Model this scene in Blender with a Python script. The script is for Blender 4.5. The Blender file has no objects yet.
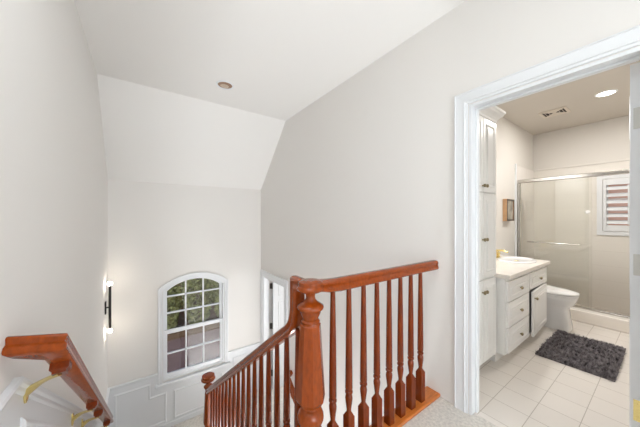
import bpy, bmesh, math, random
from mathutils import Vector, Matrix
random.seed(7)
C = bpy.context.scene.collection
SC = bpy.context.scene
PI = math.pi
R = math.radians

# ------------------------------------------------------------------ camera
cam_d = bpy.data.cameras.new('camera')
cam = bpy.data.objects.new('camera', cam_d); C.objects.link(cam)
cam_d.sensor_width = 36.0
cam_d.lens = 36.0 * 250.0 / 640.0
cam_d.shift_y = 3.5 / 640.0
cam_d.clip_start = 0.02
cam.location = (0.0, 0.0, 1.30)
cam.rotation_euler = (R(90), 0, -R(35.45))
SC.camera = cam

# ------------------------------------------------------------------ world, lights, exposure
SC.view_settings.view_transform = 'Standard'
SC.view_settings.look = 'None'
SC.view_settings.gamma = 1.0
SC.view_settings.use_curve_mapping = False
SC.view_settings.exposure = 0.16
SC.cycles.use_denoising = True
SC.cycles.max_bounces = 10
SC.cycles.diffuse_bounces = 6
SC.cycles.glossy_bounces = 4
SC.cycles.transmission_bounces = 6
SC.cycles.transparent_max_bounces = 12
SC.cycles.sample_clamp_indirect = 6.0

world = bpy.data.worlds.new('World'); SC.world = world
world.use_nodes = True
wn = world.node_tree.nodes; wl = world.node_tree.links
bg = wn['Background']
sky = wn.new('ShaderNodeTexSky'); sky.sky_type = 'HOSEK_WILKIE'; sky.turbidity = 8.0
sky.sun_direction = (-0.3, -0.4, 0.8)
wl.new(sky.outputs[0], bg.inputs[0]); bg.inputs[1].default_value = 3.5

def area(name, loc, rot, sx, sy, power, col):
    l = bpy.data.lights.new(name, 'AREA'); l.shape = 'RECTANGLE'; l.size = sx; l.size_y = sy
    l.energy = power; l.color = col
    o = bpy.data.objects.new(name, l); o.location = loc; o.rotation_euler = rot; C.objects.link(o)
    return o
# unseen fill lamps added to brighten the hall, bathroom, landing and stairwell
area('hall_rear_fill', (0.7, -3.1, 1.5), (R(90), 0, 0), 1.8, 2.0, 40, (0.83, 0.915, 1.0))  # added fill from behind the camera; the rear wall has no window
area('bath_fill', (3.1, 1.18, 2.2), (R(-35), 0, 0), 0.9, 0.15, 12, (0.97, 0.98, 1.0))  # added lamp without a fixture, brightens the vanity end
area('closet_fill', (3.3, 3.45, -0.45), (0, R(90), 0), 1.4, 1.0, 20, (0.95, 0.975, 1.0))  # added fill thrown through the landing doorway onto the lower stairwell
def point_fill(name, loc, rad, power, col):
    l = bpy.data.lights.new(name, 'POINT'); l.shadow_soft_size = rad; l.energy = power; l.color = col
    o = bpy.data.objects.new(name, l); o.location = loc; C.objects.link(o)
point_fill('hall_point_fill', (0.4, -2.1, 1.1), 0.3, 38, (0.85, 0.925, 1.0))  # added soft point fill for walls and ceiling; nothing hangs here
area('hall_top_fill', (0.0, 0.55, 2.72), (0, 0, 0), 0.6, 0.9, 10, (0.88, 0.94, 1.0))  # added downward fill over the stairs and wainscot, no fixture
area('stairwell_up_fill', (1.24, 2.1, -3.0), (R(180), 0, 0), 0.9, 1.6, 240, (0.92, 0.955, 1.0))  # added upward fill imitating bounce from the lower floor
sl_ = bpy.data.lights.new('sun', 'SUN'); sl_.energy = 2.2; sl_.angle = R(3); sl_.color = (1.0, 0.95, 0.87)
so = bpy.data.objects.new('sun', sl_); C.objects.link(so); so.rotation_euler = (R(42), 0, R(-18))

# ------------------------------------------------------------------ materials
def srgb(r, g, b):
    f = lambda c: (c/255/12.92) if c/255 <= 0.04045 else ((c/255+0.055)/1.055)**2.4
    return (f(r), f(g), f(b), 1.0)

def mat(name, col, rough=0.6, metal=0.0, noise=0.0, nscale=20.0, bump=0.0, bscale=200.0, spec=0.5, coat=0.0, stretch=None):
    m = bpy.data.materials.new(name); m.use_nodes = True
    n = m.node_tree.nodes; l = m.node_tree.links
    b = n['Principled BSDF']
    b.inputs['Base Color'].default_value = col
    b.inputs['Roughness'].default_value = rough
    b.inputs['Metallic'].default_value = metal
    b.inputs['Specular IOR Level'].default_value = spec
    b.inputs['Coat Weight'].default_value = coat
    b.inputs['Coat Roughness'].default_value = 0.12
    tc = n.new('ShaderNodeTexCoord')
    src = tc.outputs['Object']
    if stretch:
        mp = n.new('ShaderNodeMapping'); mp.inputs['Scale'].default_value = stretch
        l.new(src, mp.inputs['Vector']); src = mp.outputs[0]
    if noise > 0:
        t = n.new('ShaderNodeTexNoise'); t.inputs['Scale'].default_value = nscale; t.inputs['Detail'].default_value = 5
        l.new(src, t.inputs['Vector'])
        r = n.new('ShaderNodeValToRGB')
        c0 = tuple(max(0, c*(1-noise)) for c in col[:3]) + (1,)
        c1 = tuple(min(1, c*(1+noise)) for c in col[:3]) + (1,)
        r.color_ramp.elements[0].position = 0.3; r.color_ramp.elements[1].position = 0.7
        r.color_ramp.elements[0].color = c0; r.color_ramp.elements[1].color = c1
        l.new(t.outputs[0], r.inputs[0]); l.new(r.outputs[0], b.inputs['Base Color'])
    if bump > 0:
        t2 = n.new('ShaderNodeTexNoise'); t2.inputs['Scale'].default_value = bscale; t2.inputs['Detail'].default_value = 3
        l.new(tc.outputs['Object'], t2.inputs['Vector'])
        bp = n.new('ShaderNodeBump'); bp.inputs['Strength'].default_value = bump; bp.inputs['Distance'].default_value = 0.01
        l.new(t2.outputs[0], bp.inputs['Height']); l.new(bp.outputs[0], b.inputs['Normal'])
    return m

def tile_mat(name, col, grout, w, h, mortar, rough, off=(0, 0, 0), rot=(0, 0, 0), vary=0.03):
    m = bpy.data.materials.new(name); m.use_nodes = True
    n = m.node_tree.nodes; l = m.node_tree.links; b = n['Principled BSDF']
    b.inputs['Roughness'].default_value = rough
    tc = n.new('ShaderNodeTexCoord'); mp = n.new('ShaderNodeMapping')
    mp.inputs['Location'].default_value = off; mp.inputs['Rotation'].default_value = rot
    l.new(tc.outputs['Object'], mp.inputs['Vector'])
    br = n.new('ShaderNodeTexBrick'); br.offset = 0.0; br.squash = 1.0
    br.inputs['Scale'].default_value = 1.0; br.inputs['Brick Width'].default_value = w; br.inputs['Row Height'].default_value = h
    br.inputs['Mortar Size'].default_value = mortar; br.inputs['Mortar Smooth'].default_value = 0.2
    br.inputs['Color1'].default_value = col
    br.inputs['Color2'].default_value = tuple(c*(1-vary) for c in col[:3]) + (1,)
    br.inputs['Mortar'].default_value = grout
    l.new(mp.outputs[0], br.inputs['Vector'])
    l.new(br.outputs['Color'], b.inputs['Base Color'])
    bp = n.new('ShaderNodeBump'); bp.invert = True; bp.inputs['Strength'].default_value = 0.3; bp.inputs['Distance'].default_value = 0.002
    l.new(br.outputs['Fac'], bp.inputs['Height']); l.new(bp.outputs[0], b.inputs['Normal'])
    return m

def emit(name, col, s):
    m = bpy.data.materials.new(name); m.use_nodes = True
    b = m.node_tree.nodes['Principled BSDF']
    b.inputs['Base Color'].default_value = col
    b.inputs['Emission Color'].default_value = col; b.inputs['Emission Strength'].default_value = s
    return m

def glass_mat(name, tint, refl=0.06):
    m = bpy.data.materials.new(name); m.use_nodes = True
    n = m.node_tree.nodes; l = m.node_tree.links
    n.remove(n['Principled BSDF'])
    tr = n.new('ShaderNodeBsdfTransparent'); tr.inputs[0].default_value = tint
    gl = n.new('ShaderNodeBsdfGlossy'); gl.inputs['Roughness'].default_value = 0.02
    fr = n.new('ShaderNodeFresnel'); fr.inputs[0].default_value = 1.5
    mx = n.new('ShaderNodeMixShader')
    l.new(fr.outputs[0], mx.inputs[0]); l.new(tr.outputs[0], mx.inputs[1]); l.new(gl.outputs[0], mx.inputs[2])
    l.new(mx.outputs[0], n['Material Output'].inputs['Surface'])
    return m

M_WALL = mat('cream_wall_paint', srgb(231, 228, 224), 0.85, bump=0.04, bscale=300)
M_CEIL = mat('ceiling_paint', srgb(234, 232, 229), 0.9, bump=0.04, bscale=250)
M_TRIM = mat('white_trim_paint', srgb(228, 230, 232), 0.35)
M_CAB = mat('white_cabinet_paint', srgb(242, 241, 238), 0.35)
M_BATH = mat('beige_bath_paint', srgb(224, 220, 214), 0.8)
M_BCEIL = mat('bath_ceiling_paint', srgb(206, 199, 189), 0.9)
M_WOOD = mat('cherry_wood', srgb(140, 60, 8), 0.2, noise=0.2, nscale=9, coat=0.15, spec=0.35, stretch=(8, 8, 2.5))
M_WOODD = mat('cherry_wood_baluster', srgb(116, 45, 7), 0.2, noise=0.25, nscale=9, coat=0.15, spec=0.3, stretch=(9, 9, 1.2))
M_OAK = mat('oak_nosing_wood', srgb(196, 110, 42), 0.35, noise=0.2, nscale=8, coat=0.3, stretch=(1.5, 12, 12))
M_CARPET = mat('grey_carpet', srgb(222, 217, 209), 0.95, noise=0.16, nscale=60, bump=0.7, bscale=160, spec=0.1)
M_TILE = tile_mat('beige_floor_tile', srgb(228, 221, 213), srgb(182, 172, 160), 0.205, 0.205, 0.0022, 0.35, off=(-0.0, -0.125, 0))
M_STILE = tile_mat('shower_wall_tile', srgb(238, 233, 228), srgb(222, 216, 209), 0.205, 0.205, 0.002, 0.3, rot=(R(90), 0, 0))
M_STILE2 = tile_mat('shower_back_tile', srgb(232, 227, 219), srgb(218, 212, 203), 0.205, 0.205, 0.002, 0.3, rot=(R(90), 0, R(90)))
M_BRASS = mat('polished_brass', srgb(232, 212, 146), 0.25, metal=1.0)
M_NICKEL = mat('brushed_nickel', srgb(190, 186, 176), 0.3, metal=1.0)
M_KNOB = mat('aged_brass_knob', srgb(150, 138, 110), 0.3, metal=1.0)
M_CHROME = mat('chrome', srgb(196, 192, 186), 0.2, metal=1.0)
M_BLACK = mat('black_metal', srgb(28, 26, 25), 0.4)
M_DARK = mat('dark_hinge_slot_shade', srgb(60, 54, 48), 0.8)  # hinge colour; on the vent it paints the shade behind the slats
M_PORC = mat('white_porcelain', srgb(240, 239, 238), 0.12, coat=0.4)
M_COUNT = mat('cultured_marble', srgb(238, 231, 222), 0.2, noise=0.03, nscale=6)
M_RUG = mat('charcoal_rug', srgb(120, 114, 116), 0.9, noise=0.55, nscale=22, spec=0.2, stretch=(1, 2.2, 1))
M_GLASS = glass_mat('window_glass', (0.96, 0.97, 0.97, 1))
M_SGLASS = glass_mat('shower_glass', (0.978, 0.980, 0.970, 1))
M_BULB = emit('warm_bulb', (1.0, 0.88, 0.72, 1), 55.0)
M_LAMP = emit('recessed_lens', (1.0, 0.93, 0.82, 1), 9.0)
M_LEAF = mat('shrub_leaf', srgb(122, 126, 80), 0.6, noise=0.65, nscale=5)
M_BARK = mat('shrub_bark', srgb(84, 66, 52), 0.9, noise=0.3, nscale=20)
M_DRIVE = mat('mauve_driveway', srgb(96, 77, 79), 0.9, noise=0.15, nscale=3)
M_MULCH = mat('leaf_mulch', srgb(96, 76, 60), 0.95, noise=0.4, nscale=12)
M_BRICKW = tile_mat('red_brick', srgb(222, 172, 152), srgb(226, 214, 206), 0.24, 0.08, 0.012, 0.9, rot=(R(90), 0, R(90)), vary=0.2)
M_FWOOD = mat('picture_frame_wood', srgb(176, 138, 100), 0.5, noise=0.15, nscale=15)
M_PAPER = mat('picture_print', srgb(170, 164, 152), 0.5, noise=0.45, nscale=12)
M_VENT = mat('vent_paint', srgb(216, 206, 193), 0.6)
M_CAN = mat('recessed_can_bronze', srgb(150, 118, 94), 0.5)
M_EYE = mat('eyeball_tan', srgb(196, 178, 160), 0.5)
M_HINGE = mat('painted_hinge', srgb(206, 205, 199), 0.4)

# ------------------------------------------------------------------ mesh helpers
def NB(): return bmesh.new()

def obj(name, bm, m, parent=None, smooth=False, bevel=0.0, loc=None, seg=2, ang=40):
    me = bpy.data.meshes.new(name)
    bmesh.ops.recalc_face_normals(bm, faces=bm.faces)
    bm.to_mesh(me); bm.free()
    me.materials.append(m)
    o = bpy.data.objects.new(name, me); C.objects.link(o)
    if smooth:
        for p in me.polygons: p.use_smooth = True
        me.set_sharp_from_angle(angle=R(ang))
    if bevel > 0:
        b = o.modifiers.new('bevel', 'BEVEL'); b.width = bevel; b.segments = seg; b.limit_method = 'ANGLE'
    if loc: o.location = loc
    if parent is not None:
        o.parent = parent
    return o

def tag(o, label, cat, group=None):
    o['label'] = label; o['category'] = cat
    if group: o['group'] = group
    return o

def thing(name, label, cat, loc=(0, 0, 0), group=None):
    o = bpy.data.objects.new(name, None); C.objects.link(o)
    o.location = loc; o.empty_display_size = 0.1
    return tag(o, label, cat, group)

def struct(name, bm, m, parent=None, **k):
    o = obj(name, bm, m, parent, **k)
    if parent is None: o['kind'] = 'structure'
    return o

def box(bm, x0, x1, y0, y1, z0, z1):
    v = [bm.verts.new((x, y, z)) for x in (x0, x1) for y in (y0, y1) for z in (z0, z1)]
    for f in ((0, 1, 3, 2), (4, 6, 7, 5), (0, 4, 5, 1), (2, 3, 7, 6), (0, 2, 6, 4), (1, 5, 7, 3)):
        bm.faces.new([v[i] for i in f])

def loft(bm, rings, caps=True, closed=True):
    vs = [[bm.verts.new(p) for p in r] for r in rings]
    n = len(rings[0])
    for a, b in zip(vs, vs[1:]):
        for i in range(n if closed else n-1):
            j = (i+1) % n
            bm.faces.new((a[i], a[j], b[j], b[i]))
    if caps:
        bm.faces.new(vs[0]); bm.faces.new(list(reversed(vs[-1])))

def circ(cx, cy, z, r, n=20, ph=0.0):
    return [(cx + r*math.cos(2*PI*i/n+ph), cy + r*math.sin(2*PI*i/n+ph), z) for i in range(n)]

def lathe(bm, cx, cy, prof, n=20):
    loft(bm, [circ(cx, cy, z, max(r, 0.0004), n) for r, z in prof])

def tube(bm, pts, r, n=10, caps=True):
    pts = [Vector(p) for p in pts]
    rings = []
    prev = None
    for i, p in enumerate(pts):
        d = (pts[min(i+1, len(pts)-1)] - pts[max(i-1, 0)]).normalized()
        up = Vector((0, 0, 1)) if abs(d.z) < 0.9 else Vector((1, 0, 0))
        if prev is not None: up = prev
        s = d.cross(up).normalized(); u = s.cross(d).normalized(); prev = u
        rr = r[i] if isinstance(r, (list, tuple)) else r
        rings.append([p + s*rr*math.cos(2*PI*k/n) + u*rr*math.sin(2*PI*k/n) for k in range(n)])
    loft(bm, rings, caps)

def sweep(bm, path, prof, up, caps=True, closed=False):
    """profile points (side, height) swept along a mitred path; up is fixed"""
    up = Vector(up).normalized(); P = [Vector(p) for p in path]; n = len(P)
    rings = []
    for i in range(n):
        ds = []
        if i > 0 or closed: ds.append((P[i]-P[i-1]).normalized())
        if i < n-1 or closed: ds.append((P[(i+1) % n]-P[i]).normalized())
        ss = [d.cross(up).normalized() for d in ds]
        s = ss[0] if len(ss) == 1 else (ss[0]+ss[1]) / (1 + ss[0].dot(ss[1]))
        rings.append([P[i] + s*a + up*b for a, b in prof])
    if closed: rings.append(rings[0])
    loft(bm, rings, caps and not closed)

def prism(bm, pts, off):
    off = Vector(off)
    a = [bm.verts.new(p) for p in pts]; b = [bm.verts.new(Vector(p)+off) for p in pts]
    n = len(pts)
    bm.faces.new(a); bm.faces.new(list(reversed(b)))
    for i in range(n):
        j = (i+1) % n
        bm.faces.new((a[i], b[i], b[j], a[j]))

def ring_prism(bm, outer, inner, off, closed=True):
    off = Vector(off); n = len(outer)
    A = [bm.verts.new(p) for p in outer]; B = [bm.verts.new(p) for p in inner]
    A2 = [bm.verts.new(Vector(p)+off) for p in outer]; B2 = [bm.verts.new(Vector(p)+off) for p in inner]
    for i in range(n if closed else n-1):
        j = (i+1) % n
        bm.faces.new((A[i], A[j], B[j], B[i])); bm.faces.new((A2[i], B2[i], B2[j], A2[j]))
        bm.faces.new((A[i], A2[i], A2[j], A[j])); bm.faces.new((B[i], B[j], B2[j], B2[i]))
    if not closed:
        for i in (0, n-1): bm.faces.new((A[i], B[i], B2[i], A2[i]))

# ------------------------------------------------------------------ main dimensions
XL, XR, XR2 = -0.37, 1.76, 1.845        # left wall, right wall hall side and bath side
YB = 4.32                              # wall with the arched window
ZC = 2.745                             # ceiling
ZL = -1.81                             # intermediate landing
RISE, RUN, NOSE = 0.181, 0.248, 1.06   # stair
SLOPE = RISE/RUN
YLAND = NOSE + 9*RUN
ZLOW = -3.45
BX0, BX1, BY0, BY1, BZ = XR2, 5.30, -0.45, 1.33, 2.66   # bathroom

# ------------------------------------------------------------------ room shell
b = NB(); box(b, XL-0.12, XR2-0.05, -3.3, NOSE-0.01, -0.25, 0.0)
struct('floor', b, M_CARPET)
b = NB(); box(b, XR2-0.05, BX1+0.12, BY0-0.12, BY1+0.12, -0.25, 0.002)
struct('floor_bathroom', b, M_TILE)
b = NB(); box(b, XL, XR2+1.9, YLAND, YB, ZL-0.2, ZL)
struct('floor_landing', b, M_CARPET)
b = NB(); box(b, XL, XR, NOSE, YLAND, ZLOW-0.1, ZLOW)
struct('floor_lower', b, M_CARPET)

b = NB(); box(b, XL-0.12, XR2, -3.3, 3.36, ZC, ZC+0.1)
prism(b, [(XL-0.12, 3.36, ZC), (XL-0.12, YB+0.1, ZC-1.05*1.0), (XL-0.12, YB+0.1, ZC-0.9), (XL-0.12, 3.36, ZC+0.1)], (XR2-XL+0.12, 0, 0))
struct('ceiling', b, M_CEIL)
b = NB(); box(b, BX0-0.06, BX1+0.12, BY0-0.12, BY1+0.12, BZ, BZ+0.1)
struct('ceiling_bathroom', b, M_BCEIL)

b = NB(); box(b, XL-0.12, XL, -3.3, YB+0.12, ZLOW-0.1, ZC)
struct('wall_left', b, M_WALL)
b = NB(); box(b, XL, XR, -3.3, -3.18, 0, ZC)
struct('wall_rear', b, M_WALL)

# right wall: bathroom doorway and the landing doorway
DY0, DY1, DZ = 0.045, 0.774, 2.04
LY0, LY1, LZ = 3.40, 4.20, 0.25
XM = (XR+XR2)/2
b = NB()
box(b, XR, XM, -3.3, DY0, -0.2, ZC); box(b, XR, XM, DY0, DY1, DZ, ZC)
box(b, XR, XM, DY1, LY0, -0.2, ZC)
box(b, XR, XM, NOSE-0.02, LY0, ZLOW-0.1, -0.2)
box(b, XR, XM, LY0, LY1, LZ, ZC); box(b, XR, XM, LY1, YB+0.12, ZL-0.2, ZC); box(b, XR, XM, LY0, LY1, ZLOW-0.1, ZL-0.2)
struct('wall_right', b, M_WALL)
b = NB()
box(b, XM, XR2, BY0-0.12, DY0, 0, BZ); box(b, XM, XR2, DY0, DY1, DZ, BZ); box(b, XM, XR2, DY1, BY1+0.12, 0, BZ)
struct('wall_bathroom_near', b, M_BATH)

# wall with the arched window
GX0, GX1, GZ0, GS, GA = 0.305, 1.055, -1.03, 0.19, 0.326      # glass opening
def arc_pts(x0, x1, zs, za, n=14):
    h = (x1-x0)/2; cx = (x0+x1)/2; rise = za-zs
    r = (h*h+rise*rise)/(2*rise); cz = za-r; a = math.asin(h/r)
    return [(cx + r*math.sin(-a+2*a*i/n), cz + r*math.cos(-a+2*a*i/n)) for i in range(n+1)]
FX0, FX1, FZ0 = GX0-0.06, GX1+0.06, GZ0-0.08                  # hole in the wall
hole = arc_pts(FX0, FX1, GS+0.02, GA+0.06)
b = NB()
WT = 0.12
box(b, XL, FX0, YB, YB+WT, ZL-0.2, 1.95); box(b, FX1, XR2, YB, YB+WT, ZL-0.2, 1.95); box(b, FX0, FX1, YB, YB+WT, ZL-0.2, FZ0)
for (xa, za), (xb, zb) in zip(hole, hole[1:]):
    prism(b, [(xa, YB, za), (xb, YB, zb), (xb, YB, 1.95), (xa, YB, 1.95)], (0, WT, 0))
struct('wall_back', b, M_WALL)
# closet room beyond the landing doorway
b = NB()
box(b, XR2-0.02, XR2+1.9, YB, YB+WT, ZL, 1.0); box(b, XR2+1.8, XR2+1.9, 2.8, YB, ZL, 1.0); box(b, XR2-0.02, XR2+1.9, 2.7, 2.8, ZL-0.2, 1.0)
struct('wall_closet', b, M_WALL)
b = NB(); box(b, XR2-0.02, XR2+1.9, 2.7, YB+WT, 1.0, 1.1); struct('ceiling_closet', b, M_CEIL)
b = NB(); box(b, XR2-0.06, XR2+1.9, 2.7, YLAND, ZL-0.2, ZL); struct('floor_closet', b, M_CARPET)
b = NB(); box(b, XL, XR, NOSE-0.08, NOSE-0.02, ZLOW, -0.25); struct('wall_lower', b, M_WALL)

# stairs (carpeted), upper flight and the flight going on down
b = NB()
pts = [(XL, NOSE-0.01, -0.25), (XL, NOSE-0.01, 0.0)]
pts = []
for k in range(10):
    y = NOSE + k*RUN
    pts += [(XL, y, -k*RISE), (XL, y, -(k+1)*RISE)]
low = [(XL, YLAND, ZL-0.2), (XL, NOSE, -0.45)]
prism(b, [(XL, NOSE-0.01, 0.0)] + pts + [(XL, YLAND+0.001, ZL), ] + low + [(XL, NOSE-0.01, -0.45)], (0.69-XL, 0, 0))
struct('floor_stair_upper', b, M_CARPET)
b = NB()
pts = []
for k in range(8):
    y = YLAND - k*RUN
    pts += [(0.76, y, ZL-k*RISE), (0.76, y, ZL-(k+1)*RISE)]
pts += [(0.76, YLAND-8*RUN, ZL-8*RISE), (0.76, YLAND-8*RUN, ZLOW), (0.76, YLAND, ZLOW)]
prism(b, pts, (XR-0.76, 0, 0)); struct('floor_stair_lower', b, M_CARPET)
b = NB()
prism(b, [(0.69, NOSE-0.02, 0.0), (0.69, NOSE, 0.0), (0.69, YLAND, ZL+0.02), (0.69, YLAND, ZL-0.3), (0.69, NOSE-0.02, -0.5)], (0.03, 0, 0))
struct('trim_stringer', b, M_TRIM)

# bathroom walls
b = NB(); box(b, BX0, BX1+0.12, BY1, BY1+0.12, 0, BZ); struct('wall_bathroom_left', b, M_BATH)
b = NB(); box(b, BX0, BX1+0.12, BY0-0.12, BY0, 0, BZ); struct('wall_bathroom_right', b, M_BATH)
WY0, WY1, WZ0, WZ1 = -0.10, 0.56, 1.10, 1.83
b = NB()
box(b, BX1, BX1+0.12, BY0, WY0, 0, BZ); box(b, BX1, BX1+0.12, WY1, BY1, 0, BZ)
box(b, BX1, BX1+0.12, WY0, WY1, 0, WZ0); box(b, BX1, BX1+0.12, WY0, WY1, WZ1, BZ)
struct('wall_bathroom_far', b, M_BATH)
# shower tiling up to 2.06
b = NB()
box(b, BX1-0.012, BX1, BY0, WY0-0.05, 0, 2.06); box(b, BX1-0.012, BX1, WY1+0.05, BY1, 0, 2.06)
box(b, BX1-0.012, BX1, WY0-0.05, WY1+0.05, 0, WZ0-0.05); box(b, BX1-0.012, BX1, WY0-0.05, WY1+0.05, WZ1+0.05, 2.06)
struct('wall_shower_far', b, M_STILE2)
b = NB(); box(b, 4.48, BX1-0.012, BY1-0.012, BY1, 0, 2.06); struct('wall_shower_left', b, M_STILE)
b = NB(); box(b, 4.445, 4.48, BY1-0.02, BY1, 0, 2.08); struct('trim_tile_edge', b, M_TRIM, bevel=0.004)
b = NB(); box(b, BX1-0.022, BX1, BY0, BY1-0.012, 2.05, 2.075); struct('trim_tile_top', b, M_BATH, bevel=0.004)
b = NB(); box(b, 4.40, 4.60, BY0, BY1, 0.002, 0.145); struct('trim_shower_curb', b, M_COUNT, bevel=0.012)

# ------------------------------------------------------------------ trim: door casings, chair rails, wainscot
CAS = [(-0.054, 0), (-0.054, 0.016), (-0.050, 0.019), (-0.044, 0.019), (-0.041, 0.015), (0.020, 0.012), (0.024, 0.015), (0.032, 0.015), (0.036, 0.009), (0.050, 0.008), (0.054, 0.006), (0.054, 0)]
def casing(name, y0, y1, z0, z1, w=0.082):
    k = w/0.108
    b = NB(); g = 0.006
    pr = [(a*k, h) for a, h in CAS]
    c = 0.054*k + g
    # seen from the hall, path runs up the far side, over, down the near side
    sweep(b, [(XR, y1+c, z0), (XR, y1+c, z1+c), (XR, y0-c, z1+c), (XR, y0-c, z0)], pr, (-1, 0, 0))
    return struct(name, b, M_TRIM)
casing('trim_bathroom_door', DY0, DY1, 0, DZ)
casing('trim_landing_door', LY0, LY1, ZL, LZ, 0.095)
b = NB()
box(b, XR-0.004, XR2+0.004, DY1-0.018, DY1, 0.001, DZ); box(b, XR-0.004, XR2+0.004, DY0, DY0+0.018, 0.001, DZ); box(b, XR-0.004, XR2+0.004, DY0+0.018, DY1-0.018, DZ-0.018, DZ)
box(b, XR+0.045, XR+0.08, DY1-0.030, DY1-0.018, 0.001, DZ-0.018); box(b, XR+0.045, XR+0.08, DY0+0.018, DY1-0.03, DZ-0.030, DZ-0.018)
struct('trim_bathroom_jamb', b, M_TRIM, bevel=0.002)
b = NB()
box(b, XR-0.004, XR2+0.004, LY1-0.018, LY1, ZL, LZ); box(b, XR-0.004, XR2+0.004, LY0, LY0+0.018, ZL, LZ); box(b, XR-0.004, XR2+0.004, LY0+0.018, LY1-0.018, LZ-0.018, LZ)
struct('trim_landing_jamb', b, M_TRIM, bevel=0.002)

CHAIR = [(-0.030, 0), (-0.030, 0.010), (-0.020, 0.016), (-0.006, 0.018), (0.004, 0.028), (0.018, 0.032), (0.028, 0.026), (0.030, 0.012), (0.030, 0)]
CHAIR = [(a*0.8, h*0.8) for a, h in CHAIR]
CHAIRM = [(-a, h) for a, h in reversed(CHAIR)]
PAN = [(-0.014, 0), (-0.014, 0.008), (-0.004, 0.013), (0.004, 0.011), (0.010, 0.006), (0.014, 0.005), (0.014, 0)]
ZR = -0.985       # chair rail on the window wall
# window wall wainscot
b = NB(); box(b, XL, 0.19, YB-0.006, YB, ZL, ZR); box(b, 1.17, XR, YB-0.006, YB, ZL, ZR); box(b, 0.19, 1.17, YB-0.006, YB, ZL, -1.13)
struct('trim_wainscot_back', b, M_TRIM)
b = NB()
sweep(b, [(XL, YB, ZR), (0.185, YB, ZR)], CHAIRM, (0, -1, 0)); sweep(b, [(1.175, YB, ZR), (LY1 and XR, YB, ZR)], CHAIRM, (0, -1, 0))
struct('trim_chair_rail_back', b, M_TRIM)
b = NB()
Y6 = YB-0.006
def panel(b, pts): sweep(b, pts, PAN, (0, -1, 0), closed=True)
panel(b, [(-0.29, Y6, -1.70), (0.285, Y6, -1.70), (0.285, Y6, -1.29), (0.09, Y6, -1.29), (0.09, Y6, -1.095), (-0.29, Y6, -1.095)])
panel(b, [(0.40, Y6, -1.70), (0.96, Y6, -1.70), (0.96, Y6, -1.30), (0.40, Y6, -1.30)])
panel(b, [(1.08, Y6, -1.70), (1.68, Y6, -1.70), (1.68, Y6, -1.095), (1.27, Y6, -1.095), (1.27, Y6, -1.29), (1.08, Y6, -1.29)])
struct('trim_panel_back', b, M_TRIM)
b = NB(); box(b, XL, XR, YB-0.018, YB-0.006, ZL, ZL+0.07); struct('baseboard_back', b, M_TRIM, bevel=0.004)
# left wall wainscot: level along the hall, then down with the stair
SB = 1.345; ZH = 0.705; ZE = ZR
YE = SB + (ZH-ZE)/SLOPE
b = NB()
prism(b, [(XL, -3.1, 0), (XL, -3.1, ZH), (XL, SB, ZH), (XL, YE, ZE), (XL, YB-0.006, ZE), (XL, YB-0.006, ZL), (XL, YLAND, ZL), (XL, NOSE, -0.05)], (0.006, 0, 0))
struct('trim_wainscot_left', b, M_TRIM)
b = NB(); sweep(b, [(XL, -3.1, ZH), (XL, SB, ZH), (XL, YE, ZE), (XL, YB-0.03, ZE)], CHAIRM, (1, 0, 0))
struct('trim_chair_rail_left', b, M_TRIM)
b = NB(); X6 = XL+0.006
def lpanel(pts): sweep(b, [(X6, y, z) for y, z in pts], PAN, (1, 0, 0), closed=True)
lpanel([(0.2, 0.15), (1.22, 0.15), (1.22, 0.60), (0.2, 0.60)])
sl = lambda y, d: ZH-SLOPE*(y-SB)-d
lpanel([(1.40, sl(1.40, 0.64)), (2.28, sl(2.28, 0.64)), (2.28, sl(2.28, 0.13)), (1.40, sl(1.40, 0.13))])
lpanel([(2.40, sl(2.40, 0.66)), (3.30, sl(3.30, 0.66)), (3.30, sl(3.30, 0.13)), (2.40, sl(2.40, 0.13))])
struct('trim_panel_left', b, M_TRIM)

# ------------------------------------------------------------------ arched window
b = NB()
def arch_ring(bm, o, i, y0, depth):
    """o, i = (x0,x1,zbottom,zspring,zapex)"""
    def outline(p):
        a = arc_pts(p[0], p[1], p[3], p[4])
        return [(p[0], y0, p[2])] + [(x, y0, z) for x, z in a] + [(p[1], y0, p[2])]
    ring_prism(bm, outline(o), outline(i), (0, depth, 0), closed=False)
OX0, OX1 = 0.185, 1.175
arch_ring(b, (OX0, OX1, -1.13, 0.25, 0.432), (FX0-0.005, FX1+0.005, -1.13, GS+0.02, GA+0.06), YB-0.018, 0.018)
arch_ring(b, (OX0, OX1, -1.13, 0.25, 0.432), (OX0+0.022, OX1-0.022, -1.13, 0.238, 0.410), YB-0.028, 0.012)
win = struct('window_arched', b, M_TRIM, bevel=0.003)
b = NB()   # frame lining the hole
arch_ring(b, (FX0, FX1, FZ0, GS+0.02, GA+0.06), (FX0+0.022, FX1-0.022, FZ0, GS+0.012, GA+0.038), YB-0.01, 0.125)
box(b, FX0, FX1, YB, YB+WT, FZ0-0.001, FZ0+0.022)
struct('window_frame', b, M_TRIM, win)
b = NB()   # upper sash
arch_ring(b, (FX0+0.022, FX1-0.022, -0.44, GS+0.012, GA+0.038), (GX0, GX1, -0.44, GS, GA), YB+0.055, 0.035)
box(b, GX0, GX1, YB+0.055, YB+0.09, -0.445, -0.40)
w3 = (GX1-GX0)/3
cxg = (GX0+GX1)/2
for k in (1, 2):
    x = GX0+w3*k; box(b, x-0.010, x+0.010, YB+0.058, YB+0.086, -0.41, GA-0.010)
for z in (-0.145, 0.105):
    box(b, GX0-0.01, GX1+0.01, YB+0.058, YB+0.086, z-0.010, z+0.010)
struct('window_upper_sash', b, M_TRIM, win)
b = NB()   # lower sash, nearer the room
box(b, FX0+0.022, GX0, YB+0.015, YB+0.05, FZ0+0.022, -0.385); box(b, GX1, FX1-0.022, YB+0.015, YB+0.05, FZ0+0.022, -0.385)
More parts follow.
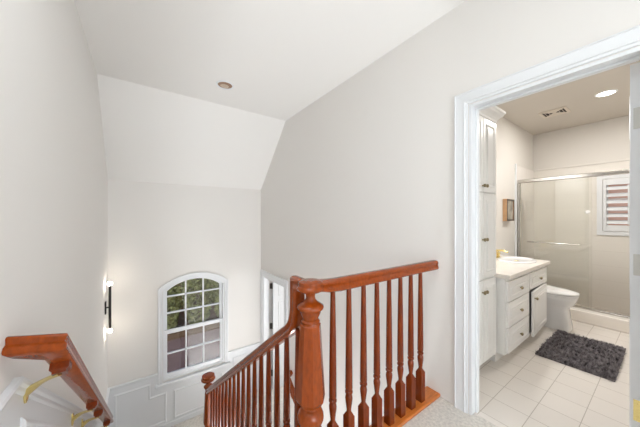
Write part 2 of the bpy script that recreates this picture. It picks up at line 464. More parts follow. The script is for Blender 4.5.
box(b, GX0, GX1, YB+0.015, YB+0.05, FZ0+0.022, GZ0); box(b, GX0, GX1, YB+0.015, YB+0.05, -0.44, -0.385)
for k in (1, 2):
    x = GX0+w3*k; box(b, x-0.010, x+0.010, YB+0.018, YB+0.046, GZ0-0.005, -0.43)
box(b, GX0-0.01, GX1+0.01, YB+0.018, YB+0.046, -0.745, -0.725)
struct('window_lower_sash', b, M_TRIM, win)
b = NB()
a = arc_pts(GX0-0.01, GX1+0.01, GS, GA+0.01)
prism(b, [(GX0-0.01, YB+0.070, -0.42)] + [(x, YB+0.070, z) for x, z in a] + [(GX1+0.01, YB+0.070, -0.42)], (0, 0.004, 0))
struct('upper_glass', b, M_GLASS, win)
b = NB(); box(b, GX0-0.01, GX1+0.01, YB+0.030, YB+0.034, GZ0-0.01, -0.43); struct('lower_glass', b, M_GLASS, win)
b = NB(); box(b, OX0-0.035, OX1+0.035, YB-0.055, YB+0.01, -1.165, -1.13)
struct('window_sill', b, M_TRIM, win, bevel=0.010, seg=3)
b = NB(); box(b, OX0-0.01, OX1+0.01, YB-0.022, YB, -1.205, -1.165); struct('sill_apron', b, M_TRIM, win, bevel=0.006)

# ------------------------------------------------------------------ doors
def panel_door(name, x0, x1, y0, y1, z0, z1, face, m):
    """leaf lying along X; face = y of the side with raised panels"""
    b = NB(); box(b, x0, x1, y0, y1, z0, z1)
    d = struct(name, b, m, bevel=0.002)
    w = x1-x0; s = 0.11*w/0.72
    cols = [(x0+s, (x0+x1)/2-s/2), ((x0+x1)/2+s/2, x1-s)]
    rows = [(z0+0.22, z0+0.78), (z0+0.92, z0+1.56), (z0+1.68, z1-0.12)]
    out = -1 if face == y0 else 1
    for xa, xb in cols:
        for za, zb in rows:
            p = NB()
            pr = [(-0.012, 0), (-0.012, 0.004), (0, 0.008), (0.012, 0.002), (0.012, 0)]
            sweep(p, [(xa, face, za), (xb, face, za), (xb, face, zb), (xa, face, zb)], pr, (0, out, 0), closed=True)
            box(p, xa+0.035, xb-0.035, face-0.004, face+0.004, za+0.035, zb-0.035)
            struct('door_panel', p, m, d)
    return d
d1 = panel_door('door_bathroom', 1.895, 2.60, 0.078, 0.114, 0.012, 2.025, 0.114, M_TRIM)
for z, m in ((1.765, M_HINGE), (1.075, M_HINGE), (0.39, M_BRASS)):
    b = NB(); box(b, 1.8925, 1.895, 0.072, 0.104, z-0.05, z+0.05)
    h = struct('door_hinge', b, m, d1, bevel=0.008)
    for dz in (-0.03, 0.03):
        s = NB(); tube(s, [(1.8925, 0.092, z+dz), (1.8915, 0.092, z+dz)], 0.004, 8); struct('hinge_screw', s, m, h)
d2 = panel_door('door_landing', 1.915, 2.66, 4.135, 4.170, ZL+0.012, 0.225, 4.135, M_TRIM)
for z in (0.06, -0.66, -1.5):
    b = NB(); tube(b, [(1.900, 4.158, z-0.05), (1.900, 4.158, z+0.05)], 0.012, 10)
    box(b, 1.868, 1.912, 4.174, 4.182, z-0.05, z+0.05)
    struct('door_hinge', b, M_DARK, d2)

# ------------------------------------------------------------------ guard railing and stair railing
RAIL = [(0.026, 0), (0.033, 0.006), (0.033, 0.020), (0.028, 0.026), (0.024, 0.033), (0.027, 0.041), (0.031, 0.047), (0.029, 0.056), (0.021, 0.062), (0.008, 0.065)]
RAIL = RAIL + [(-a, h) for a, h in reversed(RAIL)]
def ringmix(cx, cy, z, sq, rd, t, n=16):
    """t=0 square of half side sq, t=1 circle of radius rd"""
    out = []
    for i in range(n):
        a = 2*PI*i/n + PI/4
        c, s = math.cos(a), math.sin(a); k = sq/max(abs(c), abs(s))
        r = k*(1-t) + rd*t
        out.append((cx+r*c, cy+r*s, z))
    return out
def baluster_bm(x, y, z0, z1, block=0.20):
    b = NB(); h = 0.0222
    rs = [ringmix(x, y, z0, h, 0, 0), ringmix(x, y, z0+block, h, 0, 0), ringmix(x, y, z0+block+0.018, 0.015, 0.016, 0.6), ringmix(x, y, z0+block+0.026, 0, 0.0125, 1)]
    zz = z0+block
    for r, dz in ((0.0130, 0.035), (0.0155, 0.055), (0.0195, 0.085), (0.0205, 0.100), (0.0180, 0.112), (0.0140, 0.118), (0.0140, 0.122), (0.0210, 0.127), (0.0210, 0.135), (0.0150, 0.140), (0.0205, 0.150)):
        rs.append(ringmix(x, y, zz+dz, 0, r, 1))
    rs.append(ringmix(x, y, (zz+0.15+z1)/2, 0, 0.0175, 1)); rs.append(ringmix(x, y, z1, 0, 0.0130, 1))
    loft(b, rs); return b
def newel(parent, x, y, zt, zb, f=1.0):
    """turned newel: zt = top of neck under the cap, zb = foot"""
    b = NB()
    L = [(0.034, 0.012), (0.030, 0.002), (0.024, -0.008), (0.022, -0.020), (0.025, -0.032), (0.036, -0.044), (0.052, -0.054), (0.063, -0.062), (0.065, -0.069), (0.062, -0.077), (0.053, -0.084),
         (0.051, -0.090), (0.049, -0.098), (0.039, -0.120), (0.037, -0.127), (0.043, -0.131), (0.046, -0.137), (0.043, -0.143), (0.044, -0.146), (0.044, -0.152)]
    lathe(b, x, y, [(r*f, zt+z) for r, z in L], 28)
    obj('newel_cap_turning', b, M_WOOD, parent, smooth=True)
    b = NB(); ph = R(22.5)
    loft(b, [circ(x, y, zt+z, f*r/math.cos(PI/8), 8, ph) for r, z in ((0.040, -0.146), (0.047, -0.154), (0.066, -0.490), (0.067, -0.508), (0.055, -0.530))])
    obj('newel_shaft', b, M_WOOD, parent)
    b = NB()
    L2 = [(0.044, -0.533), (0.046, -0.540), (0.038, -0.546), (0.040, -0.552)]
    L2 += [(0.065*math.cos(t), -0.598 + 0.056*math.sin(t)) for t in [R(60-12*i) for i in range(11)]]
    L2 += [(0.040, -0.662), (0.052, -0.672)]
    lathe(b, x, y, [(r*f, zt+z) for r, z in L2], 28)
    obj('newel_ball', b, M_WOOD, parent, smooth=True)
    b = NB(); box(b, x-0.060, x+0.060, y-0.060, y+0.060, zb, zt-0.668)
    obj('newel_base', b, M_WOOD, parent, bevel=0.008)

YG = 1.015; XN = 0.666
guard = thing('guard_railing', 'level cherry wood guard railing from big turned newel post to wall beside bathroom door', 'railing', (XN, YG, 0))
def under(o, root):
    o.parent = root; o.matrix_parent_inverse = Matrix.Translation(-Vector(root.location)); return o
_obj = obj
def part(root, name, bm, m, **k):
    return under(_obj(name, bm, m, None, **k), root)
RT = 0.982   # rail top
b = NB(); sweep(b, [(XN+0.165, YG, RT-0.065), (XR, YG, RT-0.065)], RAIL, (0, 0, 1)); part(guard, 'handrail', b, M_WOOD, smooth=True, ang=50)
b = NB(); lathe(b, XN, YG, [(0.034, RT-0.044), (0.052, RT-0.041), (0.064, RT-0.034), (0.067, RT-0.026), (0.063, RT-0.018), (0.057, RT-0.013), (0.059, RT-0.005), (0.058, RT+0.004), (0.048, RT+0.010), (0.028, RT+0.012), (0.0, RT+0.012)], 36)
rings = []
for x, k, q in ((XN+0.02, 1.8, 0.72), (XN+0.05, 1.7, 0.78), (XN+0.08, 1.4, 0.88), (XN+0.115, 1.15, 0.95), (XN+0.17, 1.0, 1.0)):
    rings.append([(x, YG+a*k, RT+0.008*(1-q)/0.28-(0.065-h)*q) for a, h in RAIL])
loft(b, rings)
part(guard, 'rail_cap', b, M_WOOD, smooth=True)
hold = bpy.data.objects.new('newel_post', None); C.objects.link(hold); under(hold, guard)
hold.matrix_parent_inverse = Matrix.Translation(-Vector(guard.location))
newel(hold, XN, YG, 0.934, 0.0)
for k in range(8):
    x = 0.804 + 0.1112*k
    part(guard, 'baluster', baluster_bm(x, YG, 0.022, RT-0.060), M_WOODD, smooth=True, ang=35)
b = NB(); box(b, XN+0.05, XR-0.001, 0.965, 1.075, 0.0, 0.024); part(guard, 'base_nosing', b, M_OAK, bevel=0.008, seg=3)
b = NB(); tube(b, [(XR-0.012, YG, RT-0.034), (XR-0.001, YG, RT-0.034)], 0.030, 24); part(guard, 'wall_rosette', b, M_WOOD, bevel=0.004)

# stair railing going down to the landing
strail = thing('stair_railing', 'cherry wood stair railing with thin balusters sloping down to the landing newel', 'railing', (XN, YLAND, ZL))
rz = lambda y: 0.725 - SLOPE*(y-1.214)          # rail top line
YN2 = 3.31
b = NB()
dirv = Vector((0, 1, -SLOPE)).normalized()
path = []
# goose neck: from the guard cap straight down, then easing into the slope
yv = 1.146
path += [(XN, YG+0.070, RT-0.030), (XN, yv, RT-0.030), (XN, yv, 0.86), (XN, yv+0.001, 0.825), (XN, yv+0.006, 0.785), (XN, yv+0.018, 0.745), (XN, yv+0.040, 0.710), (XN, yv+0.078, 0.676), (XN, yv+0.130, rz(yv+0.130)-0.040)]
path.append((XN, YN2-0.03, rz(YN2-0.03)-0.040))
def rail_sweep(bm, path, prof):
    P = [Vector(p) for p in path]; rings = []
    for i, p in enumerate(P):
        ds = [(P[b]-P[a]).normalized() for a, b in ((i-1, i), (i, i+1)) if a >= 0 and b < len(P)]
        s = Vector((1, 0, 0)); us = [s.cross(d).normalized() for d in ds]
        u = us[0] if len(us) == 1 else (us[0]+us[1])/(1+us[0].dot(us[1]))
        rings.append([p + s*a + u*(h-0.032) for a, h in prof])
    loft(bm, rings)
rail_sweep(b, path, RAIL)
part(strail, 'handrail', b, M_WOOD, smooth=True, ang=50)
yb = 1.135
while yb < YN2-0.10:
    k = int((yb-NOSE)/RUN)
    part(strail, 'baluster', baluster_bm(XN, yb, -(k+1)*RISE, rz(yb)-0.066*math.sqrt(1+SLOPE**2)+0.012), M_WOODD, smooth=True, ang=35)
    yb += 0.124
h2 = bpy.data.objects.new('newel_post', None); C.objects.link(h2); under(h2, strail)
newel(h2, XN, YN2, -0.715, ZL, 0.8)
b = NB(); lathe(b, XN, YN2, [(0.028, -0.718), (0.060, -0.714), (0.078, -0.704), (0.082, -0.694), (0.078, -0.682), (0.070, -0.676), (0.073, -0.666), (0.072, -0.652), (0.060, -0.644), (0.030, -0.641), (0.0, -0.641)], 28)
part(strail, 'rail_cap', b, M_WOOD, smooth=True)

# ------------------------------------------------------------------ wall handrails
def wall_rail(name, label, wall_x, x0, y0, z0, x1, y1, z1, brackets, ret0=True):
    """rail from top end (x0,y0,z0) to bottom end (x1,y1,z1) (underside centre line), returned to the wall at its top"""
    root = thing(name, label, 'handrail', (wall_x, y0, z0))
    D = Vector((x1-x0, y1-y0, z1-z0)).normalized()
    side = Vector((1, 0, 0)); N = side.cross(D)
    if N.z < 0: N = -N
    N.normalize()
    b = NB()
    path = ([(wall_x, y0+0.04, z0+0.014)] if ret0 else []) + [(x0, y0, z0), (x1, y1, z1)]
    sweep(b, path, RAIL, N)
    part(root, 'rail', b, M_WOOD, smooth=True, ang=50)
    sg = 1 if x0 > wall_x else -1
    for t in brackets:
        p = Vector((x0+(x1-x0)*t, y0+(y1-y0)*t, z0+(z1-z0)*t))
        br = bpy.data.objects.new('bracket', None); C.objects.link(br); under(br, root)
        b = NB()
        q = p - N*0.034
        rings = []
        dv = Vector((0, D.y, D.z)).normalized()
        for h, w in ((0.001, 0.026), (-0.022, 0.026), (-0.028, 0.019), (-0.036, 0.019)):
            c = p + N*h
            rings.append([c + side*w*a + dv*w*e for a, e in ((1, 1), (-1, 1), (-1, -1), (1, -1))])
        loft(b, rings); o = _obj('bracket_block', b, M_WOODD, br)
        b = NB()
        wpt = Vector((wall_x, p.y+0.100, p.z-0.118))
        pts = []
        c0 = q; c1 = q + Vector((-sg*0.035, 0.010, -0.012)); c2 = Vector((wall_x+sg*0.05, wpt.y-0.012, wpt.z+0.035)); c3 = wpt + Vector((sg*0.006, 0, 0))
        for i in range(9):
            u = i/8
            pts.append(c0*(1-u)**3 + c1*3*u*(1-u)**2 + c2*3*u*u*(1-u) + c3*u**3)
        tube(b, pts, [0.009, 0.008, 0.0075, 0.0075, 0.008, 0.009, 0.011, 0.013, 0.015], 12)
        _obj('bracket_arm', b, M_BRASS, br, smooth=True)
        b = NB()
        rings = []
        for dx, k in ((0.0005, 1.0), (0.006, 1.0), (0.010, 0.7)):
            rings.append([(wall_x+sg*dx, wpt.y+0.014*k*math.cos(2*PI*i/20), wpt.z+0.042*k*math.sin(2*PI*i/20)) for i in range(20)])
        loft(b, rings); _obj('bracket_plate', b, M_BRASS, br, smooth=True)
    return root
wall_rail('wall_handrail', 'cherry wood wall handrail on brass brackets descending along the white left wall', XL+0.006, -0.245, 1.235, 0.822, -0.265, 3.22, -0.745, (0.045, 0.44, 0.60, 0.90))
wall_rail('wall_handrail', 'short dark handrail end glimpsed behind the stair balusters near landing door', XR, XR-0.09, 3.16, -0.98, XR-0.09, 1.9, -1.9, (0.15, 0.6))

# ------------------------------------------------------------------ wall sconce
sx, sy, sz = XL, 4.02, 0.187
sc = thing('wall_sconce', 'slim black vertical wall sconce with a glowing round bulb at each end', 'wall lamp', (sx, sy, sz))
b = NB(); box(b, sx, sx+0.014, sy-0.028, sy+0.028, sz-0.075, sz+0.075); part(sc, 'back_plate', b, M_BLACK, bevel=0.004)
b = NB(); tube(b, [(sx+0.012, sy, sz), (sx+0.047, sy, sz)], 0.009, 12); part(sc, 'arm', b, M_BLACK, smooth=True)
b = NB(); tube(b, [(sx+0.047, sy, sz-0.268), (sx+0.047, sy, sz+0.268)], 0.014, 16); part(sc, 'tube', b, M_BLACK, smooth=True)
for s in (-1, 1):
    b = NB()
    bmesh.ops.create_uvsphere(b, u_segments=18, v_segments=12, radius=0.024, matrix=Matrix.Translation((sx+0.047, sy, sz+s*0.290)))
    part(sc, 'bulb', b, M_BULB, smooth=True)

# ------------------------------------------------------------------ ceiling recessed lights and vent
def recessed(x, y, z, r, label, m_in, lit):
    t = thing('recessed_light', label, 'ceiling light', (x, y, z))
    b = NB(); n = 32
    o0 = circ(x, y, z-0.001, r*1.0, n); o1 = circ(x, y, z-0.008, r*0.96, n); i1 = circ(x, y, z-0.008, r*0.80, n); i0 = circ(x, y, z-0.001, r*0.78, n)
    loft(b, [o0, o1, i1, i0], caps=False); part(t, 'trim_ring', b, M_TRIM, smooth=True)
    return t
t = recessed(0.74, 2.83, ZC, 0.095, 'unlit recessed ceiling light with dark bronze inside above the stairwell', M_CAN, False)
b = NB(); n = 28
loft(b, [circ(0.74, 2.83, ZC-0.0022, 0.077, n), circ(0.74, 2.83, ZC-0.0018, 0.050, n)], caps=False); loft(b, [circ(0.74, 2.83, ZC-0.0020, 0.076, n), circ(0.74, 2.83, ZC-0.0012, 0.076, n)])
part(t, 'bronze_baffle', b, M_CAN)
b = NB()
rings = [[(0.74+0.045*math.cos(u)*math.cos(2*PI*i/20), 2.852+0.040*math.cos(u)*math.sin(2*PI*i/20), ZC-0.003-0.010*math.sin(u)) for i in range(20)] for u in (0, R(25), R(50), R(75), R(89))]
loft(b, rings); part(t, 'eyeball', b, M_EYE, smooth=True)
t = recessed(4.146, 0.414, BZ, 0.086, 'glowing round recessed light in the bathroom ceiling', M_LAMP, True)
b = NB(); loft(b, [circ(4.146, 0.414, BZ-0.002, 0.069, 28), circ(4.146, 0.414, BZ-0.005, 0.066, 28)]); part(t, 'lens', b, M_LAMP)
l = bpy.data.lights.new('recessed_lamp', 'AREA'); l.shape = 'DISK'; l.size = 0.17; l.energy = 18; l.color = (1.0, 0.97, 0.93)
lo = bpy.data.objects.new('recessed_lamp', l); C.objects.link(lo); under(lo, t); lo.location = (4.146, 0.414, BZ-0.012)

v = thing('ceiling_vent', 'square four-way air vent with dark slots in the bathroom ceiling', 'vent', (4.36, 0.88, BZ))
b = NB()
vo = [(4.225, 0.745), (4.495, 0.745), (4.495, 1.015), (4.225, 1.015)]; vi = [(4.255, 0.775), (4.465, 0.775), (4.465, 0.985), (4.255, 0.985)]
ring_prism(b, [(x, y, BZ-0.010) for x, y in vo], [(x, y, BZ-0.010) for x, y in vi], (0, 0, 0.009)); part(v, 'frame', b, M_VENT, bevel=0.002)
b = NB(); box(b, 4.255, 4.465, 0.775, 0.985, BZ-0.003, BZ-0.001); part(v, 'slot_shade', b, M_DARK)  # dark sheet painted in for the shade inside the duct
for q in range(4):
    b = NB()
    for k in range(3):
        r0 = 0.012+0.034*k; r1 = r0+(0.005 if q % 2 == 0 else 0.031)  # two quadrants left open over the dark sheet to look shaded
        A = Matrix.Rotation(q*PI/2, 3, 'Z')
        pts = [A @ Vector(p) for p in ((-r0, -r0, 0), (r0, -r0, 0), (r1, -r1, 0), (-r1, -r1, 0))]
        prism(b, [(4.36+p.x, 0.88+p.y, BZ-0.008) for p in pts], (0, 0, 0.003))
    part(v, 'louvre', b, M_VENT)
b = NB()
for s in (-1, 1):
    A = Matrix.Rotation(s*PI/4, 3, 'Z')
    pts = [A @ Vector(p) for p in ((-0.14, -0.004, 0), (0.14, -0.004, 0), (0.14, 0.004, 0), (-0.14, 0.004, 0))]
    prism(b, [(4.36+p.x, 0.88+p.y, BZ-0.0095-0.0003*s) for p in pts], (0, 0, 0.003))
part(v, 'cross_bar', b, M_VENT)

# ------------------------------------------------------------------ bathroom cabinets
def cab_front(root, name, x0, x1, yf, z0, z1, knob=None, hinge_open=0.0, hx=None):
    """raised panel door or drawer front facing -Y"""
    b = NB(); box(b, x0, x1, yf-0.020, yf, z0, z1)
    o = part(root, name, b, M_CAB, bevel=0.003)
    w = x1-x0; h = z1-z0; m = min(0.055, h*0.25, w*0.25)
    p = NB()
    pr = [(-0.008, 0), (-0.008, 0.001), (0.0, 0.006), (0.010, 0.001), (0.010, 0)]
    sweep(p, [(x0+m, yf-0.020, z0+m), (x1-m, yf-0.020, z0+m), (x1-m, yf-0.020, z1-m), (x0+m, yf-0.020, z1-m)], pr, (0, -1, 0), closed=True)
    box(p, x0+m+0.02, x1-m-0.02, yf-0.025, yf-0.018, z0+m+0.02, z1-m-0.02)
    pp = _obj('raised_panel', p, M_CAB, o, bevel=0.003)
    if knob:
        kx, kz = knob
        b = NB()
        prof = [(0.006, 0.0), (0.005, 0.010), (0.012, 0.014), (0.015, 0.020), (0.013, 0.027), (0.006, 0.030), (0.0005, 0.031)]
        loft(b, [[(kx+r*math.cos(2*PI*i/16), yf-0.020-d, kz+r*math.sin(2*PI*i/16)) for i in range(16)] for r, d in prof])
        _obj('knob', b, M_KNOB, o, smooth=True)
    if hinge_open:
        hv = Vector((hx, yf, 0)); T = Matrix.Translation(hv) @ Matrix.Rotation(hinge_open, 4, 'Z') @ Matrix.Translation(-hv)
        for q in [o] + list(o.children): q.data.transform(T)
    return o

LX0, LX1, LYF = 2.005, 2.552, 0.912
lin = thing('linen_cabinet', 'tall white linen cabinet with paired panel doors and crown just inside doorway', 'cabinet', ((LX0+LX1)/2, 1.1, 0))
b = NB(); box(b, LX0, LX1, LYF, BY1-0.03, 0.085, 2.17); part(lin, 'body', b, M_CAB, bevel=0.002)
b = NB(); box(b, LX0+0.01, LX1-0.002, LYF+0.07, BY1-0.03, 0.002, 0.085); part(lin, 'toe_kick', b, M_CAB)
b = NB()
CR = [(0.0, 0.0), (0.012, 0.004), (0.016, 0.022), (0.030, 0.042), (0.052, 0.058), (0.058, 0.074), (0.066, 0.080), (0.066, 0.098), (0.0, 0.098)]
sweep(b, [(LX0, LYF, 2.13), (LX1, LYF, 2.13), (LX1, BY1-0.03, 2.13)], CR, (0, 0, 1)); part(lin, 'crown_molding', b, M_CAB)
mid = (LX0+LX1)/2
for z0, z1, kz in ((1.505, 2.12, 1.555), (0.795, 1.490, 1.115), (0.10, 0.775, 0.685)):
    cab_front(lin, 'door', LX0+0.012, mid-0.003, LYF, z0, z1, (mid-0.022, kz))
    cab_front(lin, 'door', mid+0.003, LX1-0.012, LYF, z0, z1, (mid+0.024, kz))

VX0, VX1, VYF = 2.575, 3.775, 0.842
van = thing('vanity_cabinet', 'white bathroom vanity with drawers and one door ajar beside the toilet', 'cabinet', ((VX0+VX1)/2, 1.1, 0))
b = NB()   # carcass with an open compartment behind the ajar door
xm = 3.165
box(b, VX0, VX1, BY1-0.02, BY1-0.001, 0.09, 0.76)
box(b, VX0, VX0+0.02, VYF, BY1-0.02, 0.09, 0.76); box(b, VX1-0.02, VX1, VYF, BY1-0.02, 0.09, 0.76); box(b, xm-0.01, xm+0.01, VYF, BY1-0.02, 0.09, 0.76)
box(b, VX0+0.02, xm-0.01, VYF, BY1-0.02, 0.09, 0.11); box(b, xm+0.01, VX1-0.02, VYF, BY1-0.02, 0.09, 0.11)
box(b, VX0+0.02, xm-0.01, VYF, VYF+0.02, 0.11, 0.76); box(b, xm+0.01, VX1-0.02, VYF, VYF+0.02, 0.55, 0.76)
part(van, 'body', b, M_CAB, bevel=0.002)
b = NB(); box(b, VX0+0.002, VX1-0.002, VYF+0.07, BY1-0.001, 0.002, 0.09); part(van, 'toe_kick', b, M_CAB)
for z0, z1 in ((0.555, 0.730), (0.330, 0.545), (0.105, 0.320)):
    cab_front(van, 'drawer', VX0+0.025, xm-0.012, VYF, z0, z1, ((VX0+0.013+xm)/2, (z0+z1)/2))
cab_front(van, 'drawer', xm+0.012, VX1-0.015, VYF, 0.565, 0.730, ((xm+VX1)/2, 0.648))
cab_front(van, 'door', xm+0.004, VX1-0.015, VYF, 0.105, 0.550, (xm+0.040, 0.485), R(3), VX1-0.015)
b = NB(); box(b, VX0-0.016, VX1+0.012, VYF-0.045, BY1-0.001, 0.762, 0.802)
box(b, VX0-0.016, VX1+0.012, BY1-0.02, BY1-0.001, 0.802, 0.880)
tag(obj('vanity_countertop', b, M_COUNT, bevel=0.008, seg=3), 'cream marble countertop with low backsplash on the white vanity', 'countertop')
# drop-in basin
sk = thing('sink_basin', 'white oval drop-in sink basin set in the vanity countertop', 'sink', (3.47, 1.02, 0.803))
b = NB()
def oval(cx, cy, z, a, c, n=32): return [(cx+a*math.cos(2*PI*i/n), cy+c*math.sin(2*PI*i/n), z) for i in range(n)]
loft(b, [oval(3.47, 1.02, z, a, c) for a, c, z in ((0.250, 0.170, 0.8025), (0.250, 0.170, 0.812), (0.238, 0.158, 0.822), (0.220, 0.142, 0.823), (0.205, 0.130, 0.816), (0.185, 0.118, 0.8095), (0.03, 0.03, 0.8055))])
part(sk, 'basin', b, M_PORC, smooth=True)
b = NB(); loft(b, [circ(3.47, 1.02, 0.8056, 0.022, 16), circ(3.47, 1.02, 0.809, 0.020, 16)]); part(sk, 'drain', b, M_BRASS)
FXc = 3.50
fa = thing('sink_faucet', 'polished brass faucet behind the oval sink', 'faucet', (FXc, 1.235, 0.803))
b = NB(); tube(b, [(FXc, 1.250, 0.814), (FXc, 1.250, 0.865), (FXc, 1.235, 0.893), (FXc, 1.17, 0.902), (FXc, 1.11, 0.885)], [0.017, 0.014, 0.013, 0.012, 0.010], 12); part(fa, 'spout', b, M_BRASS, smooth=True)
b = NB(); box(b, FXc-0.115, FXc+0.115, 1.212, 1.268, 0.803, 0.814); part(fa, 'base_plate', b, M_BRASS, bevel=0.005)
for s in (-1, 1):
    b = NB(); lathe(b, FXc+s*0.09, 1.242, [(0.018, 0.814), (0.016, 0.832), (0.024, 0.844), (0.022, 0.864), (0.004, 0.872)], 14); part(fa, 'handle', b, M_BRASS, smooth=True)

# ------------------------------------------------------------------ toilet
TX = 4.0
to = thing('toilet', 'white skirted toilet with closed lid between vanity and shower', 'toilet', (TX, 0.95, 0.002))
def egg(z, w, yf, ybk, n=36, p=2.3, f=2.1):
    out = []
    yc = ybk - (ybk-yf)*0.42
    for i in range(n):
        a = 2*PI*i/n; c, s = math.cos(a), math.sin(a)
        x = w*math.copysign(abs(c)**(2/p), c)
        y = (yc + (ybk-yc)*abs(s)**(2/3.2)) if s > 0 else (yc - (yc-yf)*abs(s)**(2/f))
        out.append((TX+x, y, z))
    return out
b = NB()
def foot(z, w, yf, ybk): return egg(z, w, yf, ybk, p=5.0, f=5.0)
loft(b, [foot(0.003, 0.122, 0.655, 1.22), foot(0.02, 0.122, 0.655, 1.22), foot(0.12, 0.119, 0.666, 1.22), foot(0.225, 0.118, 0.680, 1.22), egg(0.262, 0.128, 0.675, 1.22, p=3, f=3), egg(0.295, 0.162, 0.635, 1.22), egg(0.345, 0.180, 0.615, 1.22), egg(0.378, 0.186, 0.606, 1.22), egg(0.386, 0.180, 0.610, 1.22)])
part(to, 'bowl', b, M_PORC, smooth=True, ang=60)
b = NB(); loft(b, [egg(0.388, 0.180, 0.610, 1.16), egg(0.390, 0.187, 0.602, 1.16), egg(0.402, 0.188, 0.600, 1.16), egg(0.407, 0.182, 0.606, 1.16)]); part(to, 'seat', b, M_PORC, smooth=True, ang=60)
b = NB(); loft(b, [egg(0.414, 0.182, 0.604, 1.16), egg(0.418, 0.189, 0.596, 1.16), egg(0.430, 0.188, 0.598, 1.16), egg(0.444, 0.165, 0.66, 1.15), egg(0.450, 0.11, 0.76, 1.12)]); part(to, 'lid', b, M_PORC, smooth=True, ang=60)
b = NB(); loft(b, [[(TX+sx*w, y, z) for sx, y in ((-1, 1.13), (1, 1.13), (1, 1.318), (-1, 1.318))] for w, z in ((0.19, 0.36), (0.205, 0.70))]); part(to, 'tank', b, M_PORC, bevel=0.02, seg=3)
b = NB(); box(b, TX-0.215, TX+0.215, 1.118, 1.322, 0.702, 0.735); part(to, 'tank_lid', b, M_PORC, bevel=0.010)
b = NB(); box(b, TX-0.16, TX-0.08, 1.10, 1.112, 0.64, 0.655); tube(b, [(TX-0.15, 1.13, 0.648), (TX-0.15, 1.105, 0.648)], 0.008); part(to, 'flush_lever', b, M_CHROME)

# ------------------------------------------------------------------ shower enclosure
GXs = 4.525
sh = thing('shower_door', 'framed sliding glass shower door with chrome header above the curb', 'shower door', (GXs, 0.45, 0.146))
b = NB(); box(b, GXs-0.03, GXs+0.035, BY0+0.002, BY1-0.02, 1.795, 1.845); part(sh, 'header_rail', b, M_CHROME, bevel=0.008)
b = NB(); box(b, GXs-0.025, GXs+0.03, BY0+0.002, BY1-0.02, 0.146, 0.166); part(sh, 'bottom_track', b, M_CHROME, bevel=0.004)
for y0, y1 in ((BY1-0.045, BY1-0.0125), (BY0+0.002, BY0+0.03)):
    b = NB(); box(b, GXs-0.025, GXs+0.03, y0, y1, 0.166, 1.795); part(sh, 'side_jamb', b, M_CHROME, bevel=0.004)
b = NB(); box(b, GXs-0.013, GXs-0.007, 0.565, BY1-0.046, 0.168, 1.793); p1 = part(sh, 'front_glass', b, M_SGLASS)
b = NB(); box(b, GXs+0.010, GXs+0.016, 0.595, BY1-0.047, 0.168, 1.793); part(sh, 'rear_glass', b, M_SGLASS)
b = NB(); tube(b, [(GXs-0.014, 1.18, 0.95), (GXs-0.055, 1.18, 0.95)], 0.006); tube(b, [(GXs-0.014, 0.675, 0.95), (GXs-0.055, 0.675, 0.95)], 0.006)
tube(b, [(GXs-0.055, 1.19, 0.95), (GXs-0.055, 0.665, 0.95)], 0.008, 12); _obj('towel_bar', b, M_CHROME, p1, smooth=True)
b = NB(); tube(b, [(GXs-0.014, 0.60, 1.36), (GXs-0.028, 0.60, 1.36), (GXs-0.036, 0.60, 1.36)], [0.008, 0.022, 0.018], 16); _obj('pull_knob', b, M_PORC, p1, smooth=True)

# ------------------------------------------------------------------ bathroom window and shutter
b = NB()
c = 0.055
ring_prism(b, [(BX1-0.012, WY0-c, WZ0-c), (BX1-0.012, WY1+c, WZ0-c), (BX1-0.012, WY1+c, WZ1+c), (BX1-0.012, WY0-c, WZ1+c)], [(BX1-0.012, WY0, WZ0), (BX1-0.012, WY1, WZ0), (BX1-0.012, WY1, WZ1), (BX1-0.012, WY0, WZ1)], (-0.016, 0, 0))
w2 = struct('window_bathroom', b, M_TRIM, bevel=0.003)
b = NB()
ring_prism(b, [(BX1+0.08, WY0, WZ0), (BX1+0.08, WY1, WZ0), (BX1+0.08, WY1, WZ1), (BX1+0.08, WY0, WZ1)], [(BX1+0.08, WY0+0.04, WZ0+0.04), (BX1+0.08, WY1-0.04, WZ0+0.04), (BX1+0.08, WY1-0.04, WZ1-0.04), (BX1+0.08, WY0+0.04, WZ1-0.04)], (0.03, 0, 0))
struct('window_frame', b, M_TRIM, w2)
b = NB(); box(b, BX1+0.092, BX1+0.096, WY0+0.035, WY1-0.035, WZ0+0.035, WZ1-0.035); struct('pane', b, M_GLASS, w2)
su = thing('window_shutter', 'white louvred shutter over the small window in the shower', 'shutter', (BX1+0.01, 0.23, WZ0))
xs = BX1-0.006
b = NB()
for y0, y1 in ((WY1-0.036, WY1-0.004), (WY0+0.004, WY0+0.036)): box(b, xs-0.02, xs+0.015, y0, y1, WZ0+0.004, WZ1-0.004)
box(b, xs-0.02, xs+0.015, WY0+0.036, WY1-0.036, WZ0+0.004, WZ0+0.085); box(b, xs-0.02, xs+0.015, WY0+0.036, WY1-0.036, WZ1-0.085, WZ1-0.004)
part(su, 'frame', b, M_TRIM, bevel=0.003)
n = 6
for k in range(n):
    z = WZ0+0.085 + (WZ1-WZ0-0.17)*(k+0.5)/n
    b = NB(); A = Matrix.Rotation(R(-38), 3, 'Y')
    rings = []
    for y in (WY0+0.037, WY1-0.037):
        rings.append([(xs + (A @ Vector(p)).x, y, z + (A @ Vector(p)).z) for p in ((-0.042, 0, 0), (-0.018, 0, 0.006), (0.018, 0, 0.006), (0.042, 0, 0), (0.018, 0, -0.006), (-0.018, 0, -0.006))])
    loft(b, rings); part(su, 'louver', b, M_TRIM)
b = NB(); box(b, xs-0.046, xs-0.034, 0.320, 0.334, WZ0+0.10, WZ1-0.10); part(su, 'tilt_rod', b, M_TRIM, bevel=0.002)

